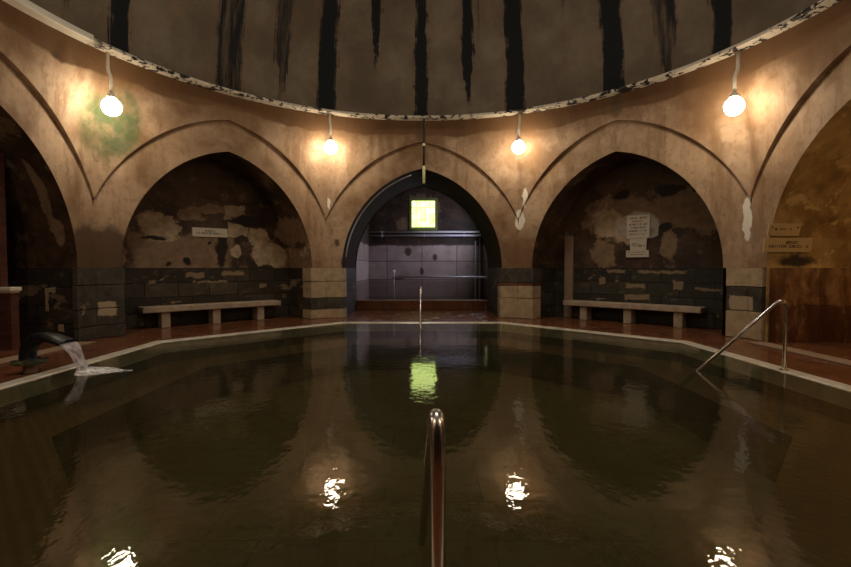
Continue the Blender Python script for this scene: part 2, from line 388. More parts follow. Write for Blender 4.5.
M = dict(
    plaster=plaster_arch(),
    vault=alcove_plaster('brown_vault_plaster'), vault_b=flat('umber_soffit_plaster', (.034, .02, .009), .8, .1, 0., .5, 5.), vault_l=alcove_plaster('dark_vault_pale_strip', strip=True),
    ochre=ochre_vault(),
    alc_l=alcove_plaster('peeling_plaster_pale_patches',
        pale=[(-1.08, 2.15, .40, .36, False), (.59, 2.57, .25, .17, True), (.66, 2.17, .26, .17, True), (1.12, 2.0, .26, .22, False),
              (1.45, 1.6, .48, .32, False), (.6, 1.62, .14, .2, False)],
        mid=[(-.55, 1.55, 1.05, .42, True), (-.4, 2.45, .3, .16, False), (0., 2.6, .5, .1, False), (-1.9, 1.5, .2, .3, False), (1.95, 1.45, .2, .3, False), (1.85, 2.2, .25, .4, False)],
        dark=[(-.51, 1.41, .08, .08, False), (-.86, 1.36, .07, .06, False), (.03, 1.8, .045, .04, False), (-1.17, 1.86, .24, .05, False),
              (.28, 1.7, .13, .4, False), (.95, 2.4, .5, .12, False)]),
    alc_r=alcove_plaster('peeling_plaster_rosy', 
        pale=[(-.05, 2.2, .42, .32, False), (-.62, 2.35, .40, .34, False)],
        mid=[(-.35, 2.45, .85, .5, False), (.95, 2.5, .95, .42, False), (.74, 1.75, .22, .42, False), (-.72, 1.58, .3, .3, False), (1.6, 2.25, .4, .3, False)],
        dark=[(.67, 2.15, .16, .13, False), (.72, 2.95, .3, .12, False), (-.3, 2.95, .2, .1, False)]),
    dado_l=stone_dado('dark_mixed_blocks', patches=((-.35, 1.1, .2, .06), (.5, 1.12, .26, .05), (1.28, .8, .1, .05), (-1.9, 1.12, .14, .1), (-1.2, .95, .08, .03), (.05, .93, .35, .025))),
    dado_r=stone_dado('dark_green_blocks', (.03, .03, .02), (.075, .066, .042), .8, .3,
        patches=((.93, .88, .09, .09), (-.72, .95, .07, .07), (.04, .83, .2, .045), (.1, .58, .26, .07), (.6, 1.16, .5, .03), (-.4, 1.18, .22, .03), (1.5, .8, .2, .03))),
    dado_side=stone_dado('brown_black_blocks', (.03, .022, .015), (.07, .05, .033), .5, world=((-6.3, 7.77, .72, .03, .3, .19), (-6.24, 7.77, .88, .09, .3, .04), (-6.08, 7.77, .24, .05, .3, .06))),
    rust=rust_dado(),
    pale_stone=block_stone('pale_limestone', (.44, .33, .2), .18),
    dark_stone=block_stone('dark_basalt', (.062, .052, .038), .4, patches=(
        (-5.62, 8.1, .52, .13, .3, .12), (5.70, 8.24, .62, .12, .17, .13))),
    red_seam=block_stone('red_brick_seam', (.16, .055, .03), .3),
    dome=dome_mat(), ring=ring_mat(), floor=floor_mat(), basin=basin_mat(), tread=tread_mat(),
    water=water_mat('pool_water_surface', (.78, .79, .60)), water_small=water_mat('plunge_water_surface', (.5, .6, .5)),
    coping=wet_marble(),
    bench=block_stone('bench_stone', (.40, .30, .21), .2),
    brick=brick_mat(), slabs=lavender_slabs(),
    steel=flat('brushed_steel', (.66, .62, .57), .25, .5, 1., .05, 40.),
    pipe=flat('pale_painted_pipe', (.62, .6, .64), .35, .5, .0, .1),
    white_arm=flat('cream_enamel', (.72, .66, .54), .45, .4, 0., .08),
    globe=emit('lit_globe_glass', (1., .86, .66), 62.),
    added_globe=emit('added_warm_globe', (1., .66, .26), 60.),
    black=flat('black_patina', (.012, .013, .015), .38, .35, 0., .4, 8.),
    moss=flat('mossy_flange', (.07, .075, .035), .7, .3, 0., .6, 20.),
    clay=flat('pale_clay', (.3, .2, .13), .7, .3),
    plaque_w=flat('white_marble_plaque', (.66, .57, .44), .5, .4, 0., .08),
    plaque_o=flat('ochre_stone_plaque', (.5, .36, .17), .55, .35, 0., .12),
    ink=flat('black_lettering', (.05, .035, .025), .7, .2), ink_red=flat('red_lettering', (.35, .09, .04), .7, .2),
    mortar=flat('grey_mortar', (.4, .35, .28), .8, .2, 0., .3),
    frame_green=flat('green_window_frame', (.15, .18, .04), .55, .4),
    panes=lit_panes(), skylight=emit('daylit_dome_glass', (.95, .92, .84), 21.), added_panes=emit('added_daylight_panes', (.74, .74, 1.), 20.),
    grille=flat('window_grille', (.42, .48, .2), .5),
    cord=flat('dark_cord', (.02, .016, .012), .6), cordend=flat('pale_yellow_tube', (.78, .78, .42), .3),
    jet=veil_mat('falling_water', (.72, .66, .68), .12, .7, (3., 3., .35)),
    foam=veil_mat('white_foam', (1., .96, .96), .35, 1., (2., 5., 2.)),
    wood=flat('dark_ledge', (.05, .03, .02), .6),
)

# ------------------------------------------------------------ mesh helpers
def link(name, bm, mats, parent=None, loc=(0, 0, 0), rz=0., smooth=False, bevel=0.):
    me = bpy.data.meshes.new(name)
    bmesh.ops.remove_doubles(bm, verts=bm.verts, dist=1e-5)
    bm.normal_update(); bm.to_mesh(me); bm.free()
    for q in (mats if isinstance(mats, (list, tuple)) else [mats]): me.materials.append(q)
    if smooth:
        for f in me.polygons: f.use_smooth = True
    o = bpy.data.objects.new(name, me); C.objects.link(o)
    o.location = loc; o.rotation_euler = (0, 0, rz)
    if parent: o.parent = parent
    if bevel:
        b = o.modifiers.new('edge', 'BEVEL'); b.width = bevel; b.segments = 2; b.limit_method = 'ANGLE'
    return o
def struct(o): o['kind'] = 'structure'; return o
def tag(o, label, cat, group=None, kind=None):
    o['label'] = label; o['category'] = cat
    if group: o['group'] = group
    if kind: o['kind'] = kind
    return o
def root(name, loc, rz, label, cat, group=None):
    o = bpy.data.objects.new(name, None); C.objects.link(o); o.location = loc; o.rotation_euler = (0, 0, rz)
    o.empty_display_size = .1
    return tag(o, label, cat, group)
def quad(bm, pts, mi=0):
    f = bm.faces.new([bm.verts.new(p) for p in pts]); f.material_index = mi; return f
def box(bm, x0, x1, y0, y1, z0, z1, mi=0, M4=None):
    vs = [bm.verts.new((x, y, z)) for z in (z0, z1) for x, y in ((x0, y0), (x1, y0), (x1, y1), (x0, y1))]
    if M4 is not None:
        for q in vs: q.co = M4 @ q.co
    for ids in ((3, 2, 1, 0), (4, 5, 6, 7), (0, 1, 5, 4), (1, 2, 6, 5), (2, 3, 7, 6), (3, 0, 4, 7)):
        bm.faces.new([vs[i] for i in ids]).material_index = mi
def prism(bm, pts, z0, z1, mi=0):
    n = len(pts); lo = [bm.verts.new((*p, z0)) for p in pts]; hi = [bm.verts.new((*p, z1)) for p in pts]
    bm.faces.new(lo[::-1]).material_index = mi; bm.faces.new(hi).material_index = mi
    for i in range(n): bm.faces.new((lo[i], lo[(i+1) % n], hi[(i+1) % n], hi[i])).material_index = mi
def tube(bm, pts, r, seg=14, caps=True, mi=0):
    """r: one radius or a list; swept along pts with a stable frame"""
    pts = [Vector(p) for p in pts]; n = len(pts)
    rr = r if isinstance(r, (list, tuple)) else [r]*n
    rings = []; up = None
    for i, p in enumerate(pts):
        t = (pts[min(i+1, n-1)]-pts[max(i-1, 0)]).normalized()
        if up is None: up = t.orthogonal().normalized()
        up = (up - t*up.dot(t)).normalized(); sd = t.cross(up)
        ra, rb = rr[i] if isinstance(rr[i], tuple) else (rr[i], rr[i])
        rings.append([bm.verts.new(p + up*ra*math.cos(2*PI*k/seg) + sd*rb*math.sin(2*PI*k/seg)) for k in range(seg)])
    for a, b in zip(rings, rings[1:]):
        for k in range(seg): bm.faces.new((a[k], a[(k+1) % seg], b[(k+1) % seg], b[k])).material_index = mi
    if caps:
        bm.faces.new(rings[0][::-1]); bm.faces.new(rings[-1])
def lathe(bm, prof, seg=24, loc=(0, 0, 0)):
    rings = []
    for r, z in prof:
        rings.append([bm.verts.new((loc[0]+r*math.cos(2*PI*k/seg), loc[1]+r*math.sin(2*PI*k/seg), loc[2]+z)) for k in range(seg)])
    for a, b in zip(rings, rings[1:]):
        for k in range(seg): bm.faces.new((a[k], a[(k+1) % seg], b[(k+1) % seg], b[k]))
    bm.faces.new(rings[0][::-1]); bm.faces.new(rings[-1])
def octo(a): 
    R = a/math.cos(PI/8)
    sx, sy = (.968, 1.028) if a < 5 else (1, 1)       # the basin is a little longer than it is wide
    return [(sx*R*math.sin(PI/8+k*PI/4), CY+sy*R*math.cos(PI/8+k*PI/4)) for k in range(8)]
def frame(deg):
    a = math.radians(deg)
    return (A*math.sin(a), CY+A*math.cos(a), 0.), -a

# ------------------------------------------------------------ the eight walls
CX, RI, RO = -.525, 2.525, 3.165          # two-centred pointed arch: centre offset, inner and outer radius
HW, HS = 2.0, A*T8                        # half opening, half side
def arch_pts(rad, n=28):
    a1 = math.acos(-CX/rad)
    R = [(CX+rad*math.cos(a1*i/n), SP+rad*math.sin(a1*i/n)) for i in range(n+1)]
    return R + [(-x, z) for x, z in R[-2::-1]]
def band_z(u):
    u = abs(u)
    return SP+math.sqrt(max(RO**2-(u-CX)**2, 0))

def make_wall(name, deg, depth, vault_mat, back_mat=None, back=True):
    loc, rz = frame(deg)
    bm = bmesh.new()
    # archivolt band in the wall plane
    inn = arch_pts(RI); out = arch_pts(RO)
    out2 = []
    for (x, z), (xi, zi) in zip(out, inn):
        if abs(x) > HS:
            s = 1 if x > 0 else -1
            c = CX*s
            k = (z-SP)/(x-c) if abs(x-c) > 1e-6 else 0
            z = SP + k*(s*HS-c); x = s*HS
        out2.append((x, z))
    for i in range(len(inn)-1):
        quad(bm, [(inn[i][0], 0, inn[i][1]), (out2[i][0], 0, out2[i][1]), (out2[i+1][0], 0, out2[i+1][1]), (inn[i+1][0], 0, inn[i+1][1])], 0)
    # intrados and jambs
    prof = [(HW, 0.)] + inn + [(-HW, 0.)]
    ny = max(2, int(depth/.5))
    for i in range(len(prof)-1):
        for j in range(ny):
            y0, y1 = depth*j/ny, depth*(j+1)/ny
            quad(bm, [(prof[i][0], y0, prof[i][1]), (prof[i+1][0], y0, prof[i+1][1]), (prof[i+1][0], y1, prof[i+1][1]), (prof[i][0], y1, prof[i][1])], 1)
    # spandrel, proud of the band, leaning in to the circle that carries the dome
    e = .04; n, m = 64, 22
    G = []
    for i in range(n+1):
        th = -PI/8 + PI/4*i/n
        r0 = (A-e)/math.cos(th); u0 = (A-e)*math.tan(th)
        zb = band_z(u0)-.012
        col = []
        for j in range(m+1):
            z = zb+(RINGZ+.05-zb)*j/m
            t = min(1., max(0., (z-2.35)/(RINGZ-2.35)))
            r = r0+(5.70-r0)*t**3.2
            col.append((r*math.sin(th), r*math.cos(th)-A, z))
        G.append(col)
    for i in range(n):
        for j in range(m): quad(bm, [G[i][j], G[i+1][j], G[i+1][j+1], G[i][j+1]], 0)
        a, b = G[i][0], G[i+1][0]
        quad(bm, [a, (a[0], .01, a[2]), (b[0], .01, b[2]), b], 0)
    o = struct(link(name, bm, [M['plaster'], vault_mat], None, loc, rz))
    for f in o.data.polygons:
        if f.material_index == 0: f.use_smooth = False
    if back:
        bm = bmesh.new()
        bm.faces.new([bm.verts.new((x, depth, z)) for x, z in [(HW+.05, -.02)] + [(x*1.02, z+.02) for x, z in inn] + [(-HW-.05, -.02)]])
        struct(link(name+'_alcove', bm, back_mat, None, loc, rz))
    return o
WALLS = {'wall_back': 0, 'wall_back_left': -45, 'wall_back_right': 45, 'wall_left': -90, 'wall_right': 90,
         'wall_front_left': -135, 'wall_front_right': 135, 'wall_front': 180}
D = 1.1
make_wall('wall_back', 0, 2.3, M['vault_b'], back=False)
make_wall('wall_back_left', -45, D, M['alc_l'], M['alc_l'])
make_wall('wall_back_right', 45, D, M['vault'], M['alc_r'])
make_wall('wall_left', -90, 3.2, M['vault_l'], M['vault_l'])
make_wall('wall_right', 90, 3.2, M['ochre'], M['ochre'])
make_wall('wall_front_left', -135, D, M['vault'], M['vault'])
make_wall('wall_front_right', 135, D, M['vault'], M['vault'])
make_wall('wall_front', 180, 3.0, M['vault'], M['vault'])

# dado linings of the alcoves (stone slabs standing a little proud, small ledge on top)
def dado(name, deg, depth, mat, ends=(True, True), back=True, jm=None):
    loc, rz = frame(deg); bm = bmesh.new()
    t = .035
    if back: box(bm, -HW, HW, depth-t, depth, 0, SP)
    for s, on in zip((-1, 1), ends):
        if on: box(bm, min(s*HW, s*(HW-t)), max(s*HW, s*(HW-t)), .055 if deg in (90, -90) else .34, depth-(t if back else 0), 0, SP, 1)
    return struct(link(name, bm, [mat, jm or mat], None, loc, rz, bevel=.006))
dado('trim_1', -45, D, M['dado_l'])
dado('trim_2', 45, D, M['dado_r'])
dado('trim_3', -90, 3.2, M['dado_side'])
dado('trim_4', 90, 3.2, M['rust'])
dado('trim_5', -135, D, M['dado_l']); dado('trim_6', 135, D, M['dado_r'])
dado('trim_7', 0, 2.3, M['dado_side'], back=False)

# corner piers: courses of blocks, mitred at the octagon's corner; courses listed from the top
def pier(name, deg, courses, inset=-.04):
    """corner between the wall at deg-22.5 and the wall at deg+22.5"""
    bm = bmesh.new(); z = SP
    rnd = random.Random(int(deg*10)+500)
    for h, mi, splits in courses:
        z0 = max(z-h, 0.) if h else 0.
        for side in (-1, 1):           # -1: on the wall anticlockwise, +1: on the next wall
            wl, wr = frame(deg+side*22.5)
            M4 = Matrix.Translation(wl) @ Matrix.Rotation(wr, 4, 'Z')
            p = .03+rnd.uniform(-.008, .01)
            jamb = HW+inset-rnd.uniform(0, .02)
            cu = (A-p)*T8
            outer = (A+.35)*T8; dep = .06 if round(deg+side*22.5) in (90, -90) else .35
            s = -side
            pts = [(s*jamb, -p), (s*cu, -p), (s*outer, dep), (s*jamb, dep)]
            if s < 0: pts = pts[::-1]
            pts = [tuple((M4 @ Vector((q[0], q[1], 0)))[:2]) for q in pts]
            prism(bm, pts, z0+.006, z-.006, mi)
        z = z0
    return struct(link(name, bm, [M['pale_stone'], M['dark_stone'], M['red_seam']], None, bevel=.008))
pier('pier_back_left', -22.5, [(.33, 0, 1), (.41, 0, 1), (.28, 1, 1), (.23, 0, 1)])
pier('pier_back_right', 22.5, [(.37, 1, 1), (.07, 2, 1), (.31, 0, 1), (.50, 0, 1)])
pier('pier_left', -67.5, [(.30, 1, 1), (.42, 1, 1), (.30, 1, 1), (.23, 1, 1)])
pier('pier_right', 67.5, [(.33, 0, 1), (.43, 1, 1), (.49, 0, 1)], .07)
for nm, d in (('pier_front_left', -112.5), ('pier_front_right', 112.5), ('pier_left_front', -157.5), ('pier_right_front', 157.5)):
    pier(nm, d, [(.33, 0, 1), (.41, 1, 1), (.51, 0, 1)])

# ------------------------------------------------------------ dome and ring
bm = bmesh.new(); RD = 5.62; seg = 96; rows = 20; rg = []
for j in range(rows+1):
    f = math.radians(80)*j/rows
    rg.append([bm.verts.new((RD*math.cos(f)*math.sin(2*PI*k/seg), RD*math.cos(f)*math.cos(2*PI*k/seg), RD*math.sin(f))) for k in range(seg)])
for a, b in zip(rg, rg[1:]):
    for k in range(seg): bm.faces.new((a[k], b[k], b[(k+1) % seg], a[(k+1) % seg]))
struct(link('ceiling_dome', bm, M['dome'], None, (0, CY, RINGZ+.04), 0, True))
bm = bmesh.new(); sr, sz = RD*math.cos(math.radians(80)), RD*math.sin(math.radians(80))
lathe(bm, [(sr, 0), (sr+.02, .04)], 48)
struct(link('window_3', bm, M['skylight'], None, (0, CY, RINGZ+.04+sz)))
bm = bmesh.new(); seg = 192; prof = [(5.78, -.034), (5.53, -.034), (5.51, -.022), (5.51, .022), (5.53, .034), (5.78, .034)]
rg = [[bm.verts.new((r*math.sin(2*PI*k/seg), r*math.cos(2*PI*k/seg), z)) for k in range(seg)] for r, z in prof]
for a, b in zip(rg, rg[1:]):
    for k in range(seg): bm.faces.new((a[k], a[(k+1) % seg], b[(k+1) % seg], b[k]))
struct(link('trim_8', bm, M['ring'], None, (0, CY, RINGZ)))
# cable trunking that runs along the ring on the one side
bm = bmesh.new(); pts = []
for k in range(26):
    a = math.radians(-100+28*k/25); pts.append((5.53*math.sin(a), CY+5.53*math.cos(a)))
inn2 = [(5.49/5.53*x, CY+5.49/5.53*(y-CY)) for x, y in pts]
prism(bm, pts+inn2[::-1], RINGZ-.04, RINGZ+.055)
tag(link('cable_trunking', bm, M['white_arm'], None, bevel=.008), 'clean white cable trunking fixed along the dome ring at far left', 'trunking')

# ------------------------------------------------------------ floor, coping, pool
PA, WL = 4.47, .008
bm = bmesh.new()
i8 = octo(PA+.175); o8 = octo(A+3.6)
for k in range(8):
    a, b, c, d = i8[k], i8[(k+1) % 8], o8[(k+1) % 8], o8[k]
    quad(bm, [(*d, 0), (*c, 0), (*b, 0), (*a, 0)])
quad(bm, [(-4, 13.6, -.001), (4, 13.6, -.001), (4, 20.3, -.001), (-4, 20.3, -.001)])
struct(link('floor', bm, M['floor']))
bm = bmesh.new()
prof = [(PA-.015, -.30), (PA-.015, .0), (PA, .02), (PA+.165, .022), (PA+.18, .012), (PA+.18, -.05)]
rg = [[(*p, z) for p in octo(a)] for a, z in prof]
for a, b in zip(rg, rg[1:]):
    for k in range(8): quad(bm, [a[k], a[(k+1) % 8], b[(k+1) % 8], b[k]])
struct(link('trim_9', bm, M['coping']))
bm = bmesh.new(); LZ = -.33; FZ = -.85; LA = 3.58
prof = [(PA-.01, -.02, 0), (PA-.02, LZ, 1), (LA, LZ, 0), (LA, (LZ+FZ)/2, 0), (LA-.02, FZ, 0)]
for (a, z, mi), (b, z2, _) in zip(prof, prof[1:]):
    P, Q = octo(a), octo(b)
    for k in range(8): quad(bm, [(*P[k], z), (*Q[k], z2), (*Q[(k+1) % 8], z2), (*P[(k+1) % 8], z)], mi)
bm.faces.new([bm.verts.new((*p, FZ)) for p in octo(LA-.02)][::-1])
struct(link('pool_basin', bm, [M['basin'], M['tread']]))
bm = bmesh.new()
bm.faces.new([bm.verts.new((*p, WL)) for p in octo(PA-.004)][::-1])
struct(link('pool_water', bm, M['water']))
# thresholds under the side arches
for i, s in enumerate((-1, 1)):
    bm = bmesh.new(); box(bm, min(s*5.45, s*5.72), max(s*5.45, s*5.72), CY-2.0, CY+1.9, 0., .022)
    struct(link('trim_%d' % (10+i), bm, M['clay'], bevel=.006))

# ------------------------------------------------------------ the chamber behind the middle arch
Y0, Y1, XL, XR, ZC = 14.05, 20., -2.28, 2.62, 5.2
bm = bmesh.new()
wx0, wx1, wz0, wz1 = -.545, .665, 2.895, 4.245
for x0, x1, z0, z1 in ((XL, wx0, 0, ZC), (wx1, XR, 0, ZC), (wx0, wx1, 0, wz0), (wx0, wx1, wz1, ZC)):
    box(bm, x0, x1, Y1, Y1+.3, z0, z1)
struct(link('wall_chamber_back', bm, alcove_plaster('chamber_dark_plaster', mid=[(.06, 3.62, .72, .8, False), (-.85, 3.1, .26, .32, False)], wall=.55)))
bm = bmesh.new(); box(bm, XL, XR, Y1-.09, Y1, 0, 2.3)
struct(link('trim_12', bm, M['slabs'], bevel=.01))
bm = bmesh.new(); box(bm, XL-.2, XL, Y0, Y1+.3, 0, ZC)
struct(link('wall_chamber_left', bm, M['slabs']))
bm = bmesh.new()
for y0, y1, z0, z1 in ((Y0, 16.9, 0, ZC), (18.5, Y1+.3, 0, ZC), (16.9, 18.5, 0, 1.9), (16.9, 18.5, 3.7, ZC)):
    box(bm, XR, XR+.2, y0, y1, z0, z1)
struct(link('wall_chamber_right', bm, M['slabs']))
bm = bmesh.new(); box(bm, XL-.2, XR+.2, Y0, Y1+.3, ZC, ZC+.15)
struct(link('ceiling_chamber', bm, M['vault']))
bm = bmesh.new()       # wall over and beside the passage vault, seen from inside the chamber
ap = arch_pts(RI)
for (x0, z0), (x1, z1) in zip(ap, ap[1:]):
    quad(bm, [(x0, Y0+.05, z0), (x1, Y0+.05, z1), (x1, Y0+.05, ZC), (x0, Y0+.05, ZC)])
box(bm, XL-.2, -HW, Y0, Y0+.05, 0, ZC); box(bm, HW, XR+.2, Y0, Y0+.05, 0, ZC)
struct(link('wall_chamber_front', bm, M['vault']))
bm = bmesh.new(); box(bm, -HW+.01, HW-.01, 13.82, 14.12, 0, .26)
struct(link('trim_13', bm, M['floor'], bevel=.015))
bm = bmesh.new(); box(bm, -HW+.01, HW-.01, 13.80, 14.14, .26, .285)
struct(link('trim_14', bm, M['clay'], bevel=.006))
bm = bmesh.new(); quad(bm, [(XL, 14.12, .06), (XR, 14.12, .06), (XR, Y1-.09, .06), (XL, Y1-.09, .06)])
struct(link('plunge_pool_water', bm, M['water_small']))
# windows
def window(name, w, h, pane_mat, frame_mat, loc, rz, nx, nz, gr):
    fr = bmesh.new(); t = .11
    box(fr, -w/2, -w/2+t, -.05, .1, 0, h); box(fr, w/2-t, w/2, -.05, .1, 0, h)
    box(fr, -w/2+t, w/2-t, -.05, .1, 0, t); box(fr, -w/2+t, w/2-t, -.05, .1, h-t, h)
    r = struct(link(name, fr, frame_mat, None, loc, rz, bevel=.006))
    p = bmesh.new(); box(p, -w/2+t, w/2-t, .04, .05, t, h-t)
    q = link('pane', p, pane_mat, r)
    g = bmesh.new()
    for i in range(1, nx): x = -w/2+t+(w-2*t)*i/nx; box(g, x-.008, x+.008, .012, .03, t, h-t)
    for i in range(1, nz): z = t+(h-2*t)*i/nz; box(g, -w/2+t, w/2-t, .014, .032, z-.008, z+.008)
    link('window_grille', g, gr, r)
    return r
window('window_1', wx1-wx0, wz1-wz0, M['panes'], M['frame_green'], ((wx0+wx1)/2, Y1, wz0), 0, 5, 4, M['grille'])
window('added_window_2', 1.6, 1.8, M['added_panes'], M['frame_green'], (XR, 17.7, 1.9), -PI/2, 4, 4, M['grille'])  # unseen glowing window, added to bring cool daylight into the chamber

# pipes of the chamber
def curve_pts(ctrl, r, k=6):
    """polyline with rounded corners"""
    P = [Vector(c) for c in ctrl]; out = [P[0]]
    for a, b, c in zip(P, P[1:], P[2:]):
        d1 = (a-b).normalized(); d2 = (c-b).normalized()
        rr = min(r, (a-b).length*.49, (c-b).length*.49)
        s, e = b+d1*rr, b+d2*rr
        for i in range(k+1):
            t = i/k; out.append(s*(1-t)**2 + b*2*t*(1-t) + e*t*t)
    out.append(P[-1]); return out
for z, lab in ((2.78, 'upper grey pipe of the pair running below the small window'), (2.63, 'lower grey pipe of the pair running below the small window')):
    bm = bmesh.new(); tube(bm, curve_pts([(XL, 19.7, z), (2.38, 19.7, z), (2.52, 18.9, z), (XR, 18.9, z)], .25), .048, 12)
    o = link('heating_pipe', bm, M['pipe'], None, (0, 0, 0), 0, True)
    for x in (-1.7, 0.1, 1.8):
        bm = bmesh.new(); box(bm, x-.015, x+.015, 19.7, Y1-.003, z-.065, z-.045); box(bm, x-.015, x+.015, 19.64, 19.66, z-.065, z+.03); box(bm, x-.015, x+.015, 19.64, 19.72, z-.065, z-.045)
        link('bracket', bm, M['pipe'], o)
    tag(o, lab, 'pipe', 'pipes under the back window')
for x, z1, lab in ((2.28, 2.4, 'thin vertical pipe nearer the window in the chamber behind the middle arch'), (2.47, 2.55, 'thin vertical pipe at the far right corner behind the middle arch')):
    bm = bmesh.new(); tube(bm, [(x, 19.83, .06), (x, 19.83, z1)], .03, 10)
    for zz in (.8, 1.7): box(bm, x-.05, x+.05, 19.80, 19.91, zz, zz+.04)
    tag(link('drop_pipe', bm, M['pipe'], None, (0, 0, 0), 0, False), lab, 'pipe', 'vertical pipes in the chamber')
# rail of the plunge bath
r = root('bath_rail', (-1.03, 17., .06), 0, 'long horizontal steel rail over the small bath behind the middle arch', 'handrail')
bm = bmesh.new(); tube(bm, [(0, 0, -.05), (0, 0, 1.02)], .022, 12); link('post', bm, M['pipe'], r, smooth=True)
bm = bmesh.new(); lathe(bm, [(.01, -.06), (.045, -.035), (.058, 0), (.045, .035), (.01, .06)], 16, (0, 0, 1.07)); link('knob', bm, M['white_arm'], r, smooth=True)
bm = bmesh.new(); tube(bm, [(.015, 0, .86), (XR+1.03, 0, .86)], .03, 12); link('rail', bm, M['pipe'], r, smooth=True)

# conduit following the inner edge of the middle arch
bm = bmesh.new(); a1 = math.acos(-CX/2.5)
pts = [(-(CX+2.47*math.cos(a1*i/24)), A+CY+.14, SP+2.47*math.sin(a1*i/24)) for i in range(2, 23)]
tube(bm, pts, .016, 8)
tag(link('arch_conduit', bm, M['pipe'], None, smooth=True), 'thin pale conduit curving along the left soffit of the middle arch', 'conduit')

# ------------------------------------------------------------ lamps
lamp_spots = [(-68.4, 5.6, 3.95, 'lit globe lamp in front of the green algae stain, above the leftmost pier'),
              (-22.5, 5.6, 4.08, 'lit globe lamp between the left bench arch and the middle arch'),
              (23.8, 5.6, 4.07, 'lit globe lamp between the middle arch and the right bench arch'),
              (68.7, 5.6, 3.95, 'lit globe lamp above the cracked white filler at the rightmost pier')]
lamp_spots += [(-112.5, 5.5, 3.96, 'lit globe lamp beside the left side arch on the near side of the hall'),
               (112.5, 5.5, 3.96, 'lit globe lamp beside the right side arch on the near side of the hall'),
               (-157.5, 5.5, 4.05, 'lit globe lamp just left of the near arch where the view is taken'),
               (157.5, 5.5, 4.05, 'lit globe lamp just right of the near arch where the view is taken')]
def make_lamp(loc, rz, lab):
    t = root('globe_lamp', loc, rz, lab, 'lamp', 'globe lamps hanging from the dome ring')
    bm = bmesh.new(); bmesh.ops.create_uvsphere(bm, u_segments=28, v_segments=18, radius=.148)
    link('globe', bm, M['globe'], t, (0, 0, 0), 0, True)
    bm = bmesh.new(); lathe(bm, [(.075, .125), (.08, .155), (.06, .2), (.028, .215), (.028, .24)], 20)
    link('lamp_holder', bm, M['white_arm'], t, smooth=True)
    bm = bmesh.new(); dr = .10         # local +y points to the wall
    tube(bm, curve_pts([(0, 0, .235), (0, -.0, .5), (0, dr*.7, .62), (0, dr*.7, RINGZ-loc[2]-.03)], .12), .026, 12)
    link('arm', bm, M['white_arm'], t, smooth=True)
    return t
for deg, r_, z, lab in lamp_spots:
    a = math.radians(deg); make_lamp((r_*math.sin(a), CY+r_*math.cos(a), z), -a, lab)

# unseen lamp, added to warm the jamb and deck of the right-hand passage
t = root('added_warm_lamp', (A+3.2, 4.9, 2.5), 0, 'added unseen warm lamp on the end wall inside the right side arch', 'lamp')
bm = bmesh.new(); bmesh.ops.create_uvsphere(bm, u_segments=24, v_segments=16, radius=.14); link('globe', bm, M['added_globe'], t, (-.2, 0, 0), 0, True)
bm = bmesh.new(); lathe(bm, [(.12, 0), (.12, .04), (.09, .09)], 20)
for v_ in bm.verts: v_.co = Vector((-v_.co.z, v_.co.x, v_.co.y))
bmesh.ops.recalc_face_normals(bm, faces=bm.faces); link('base', bm, M['white_arm'], t)

# cord hanging before the middle arch
t = root('hanging_cord', (0.045, CY+5.50, 4.86), 0, 'dark cord hanging from the dome ring before the middle arch with a pale end', 'cord')
bm = bmesh.new(); tube(bm, [(0, 0, 0), (0.01, 0, -.3), (0, 0, -.6), (.0, 0, -1.16)], .027, 10); link('cord', bm, M['cord'], t, smooth=True)
bm = bmesh.new(); lathe(bm, [(.034, -.66), (.034, -.60)], 12); link('clip', bm, M['white_arm'], t)
bm = bmesh.new(); lathe(bm, [(.01, -1.56), (.032, -1.55), (.036, -1.2), (.03, -1.14)], 14); o = link('end_tube', bm, M['cordend'], t, smooth=True); o['label'] = 'pale yellow-green end'

# ------------------------------------------------------------ benches
def bench(deg, lab, mirror):
    loc, rz = frame(deg)
    a = math.radians(deg); s = -1 if mirror else 1
    t = root('stone_bench', loc, rz, lab, 'bench', 'stone benches in the alcoves')
    bm = bmesh.new(); box(bm, -1.50, 1.52, .64, 1.04, .33, .45) if not mirror else box(bm, -1.52, 1.50, .64, 1.04, .33, .45)
    link('seat', bm, M['bench'], t, bevel=.018)
    for x in (-1.06, -.02, 1.02):
        x *= s; bm = bmesh.new()
        prism(bm, [(x-.085, .70), (x+.085, .70), (x+.085, 1.0), (x-.085, 1.0)], 0, .33)
        link('leg', bm, M['bench'], t, bevel=.012)
bench(-45, 'long pale stone bench in the alcove with one white plaque', False)
bench(45, 'long pale stone bench in the alcove with the square inscribed plaque', True)

# pale pilaster strip behind the right bench
loc, rz = frame(45)
bm = bmesh.new(); box(bm, -1.68, -1.46, D-.10, D-.02, 0, 2.05)
struct(link('trim_15', bm, M['clay'], None, loc, rz, bevel=.012))
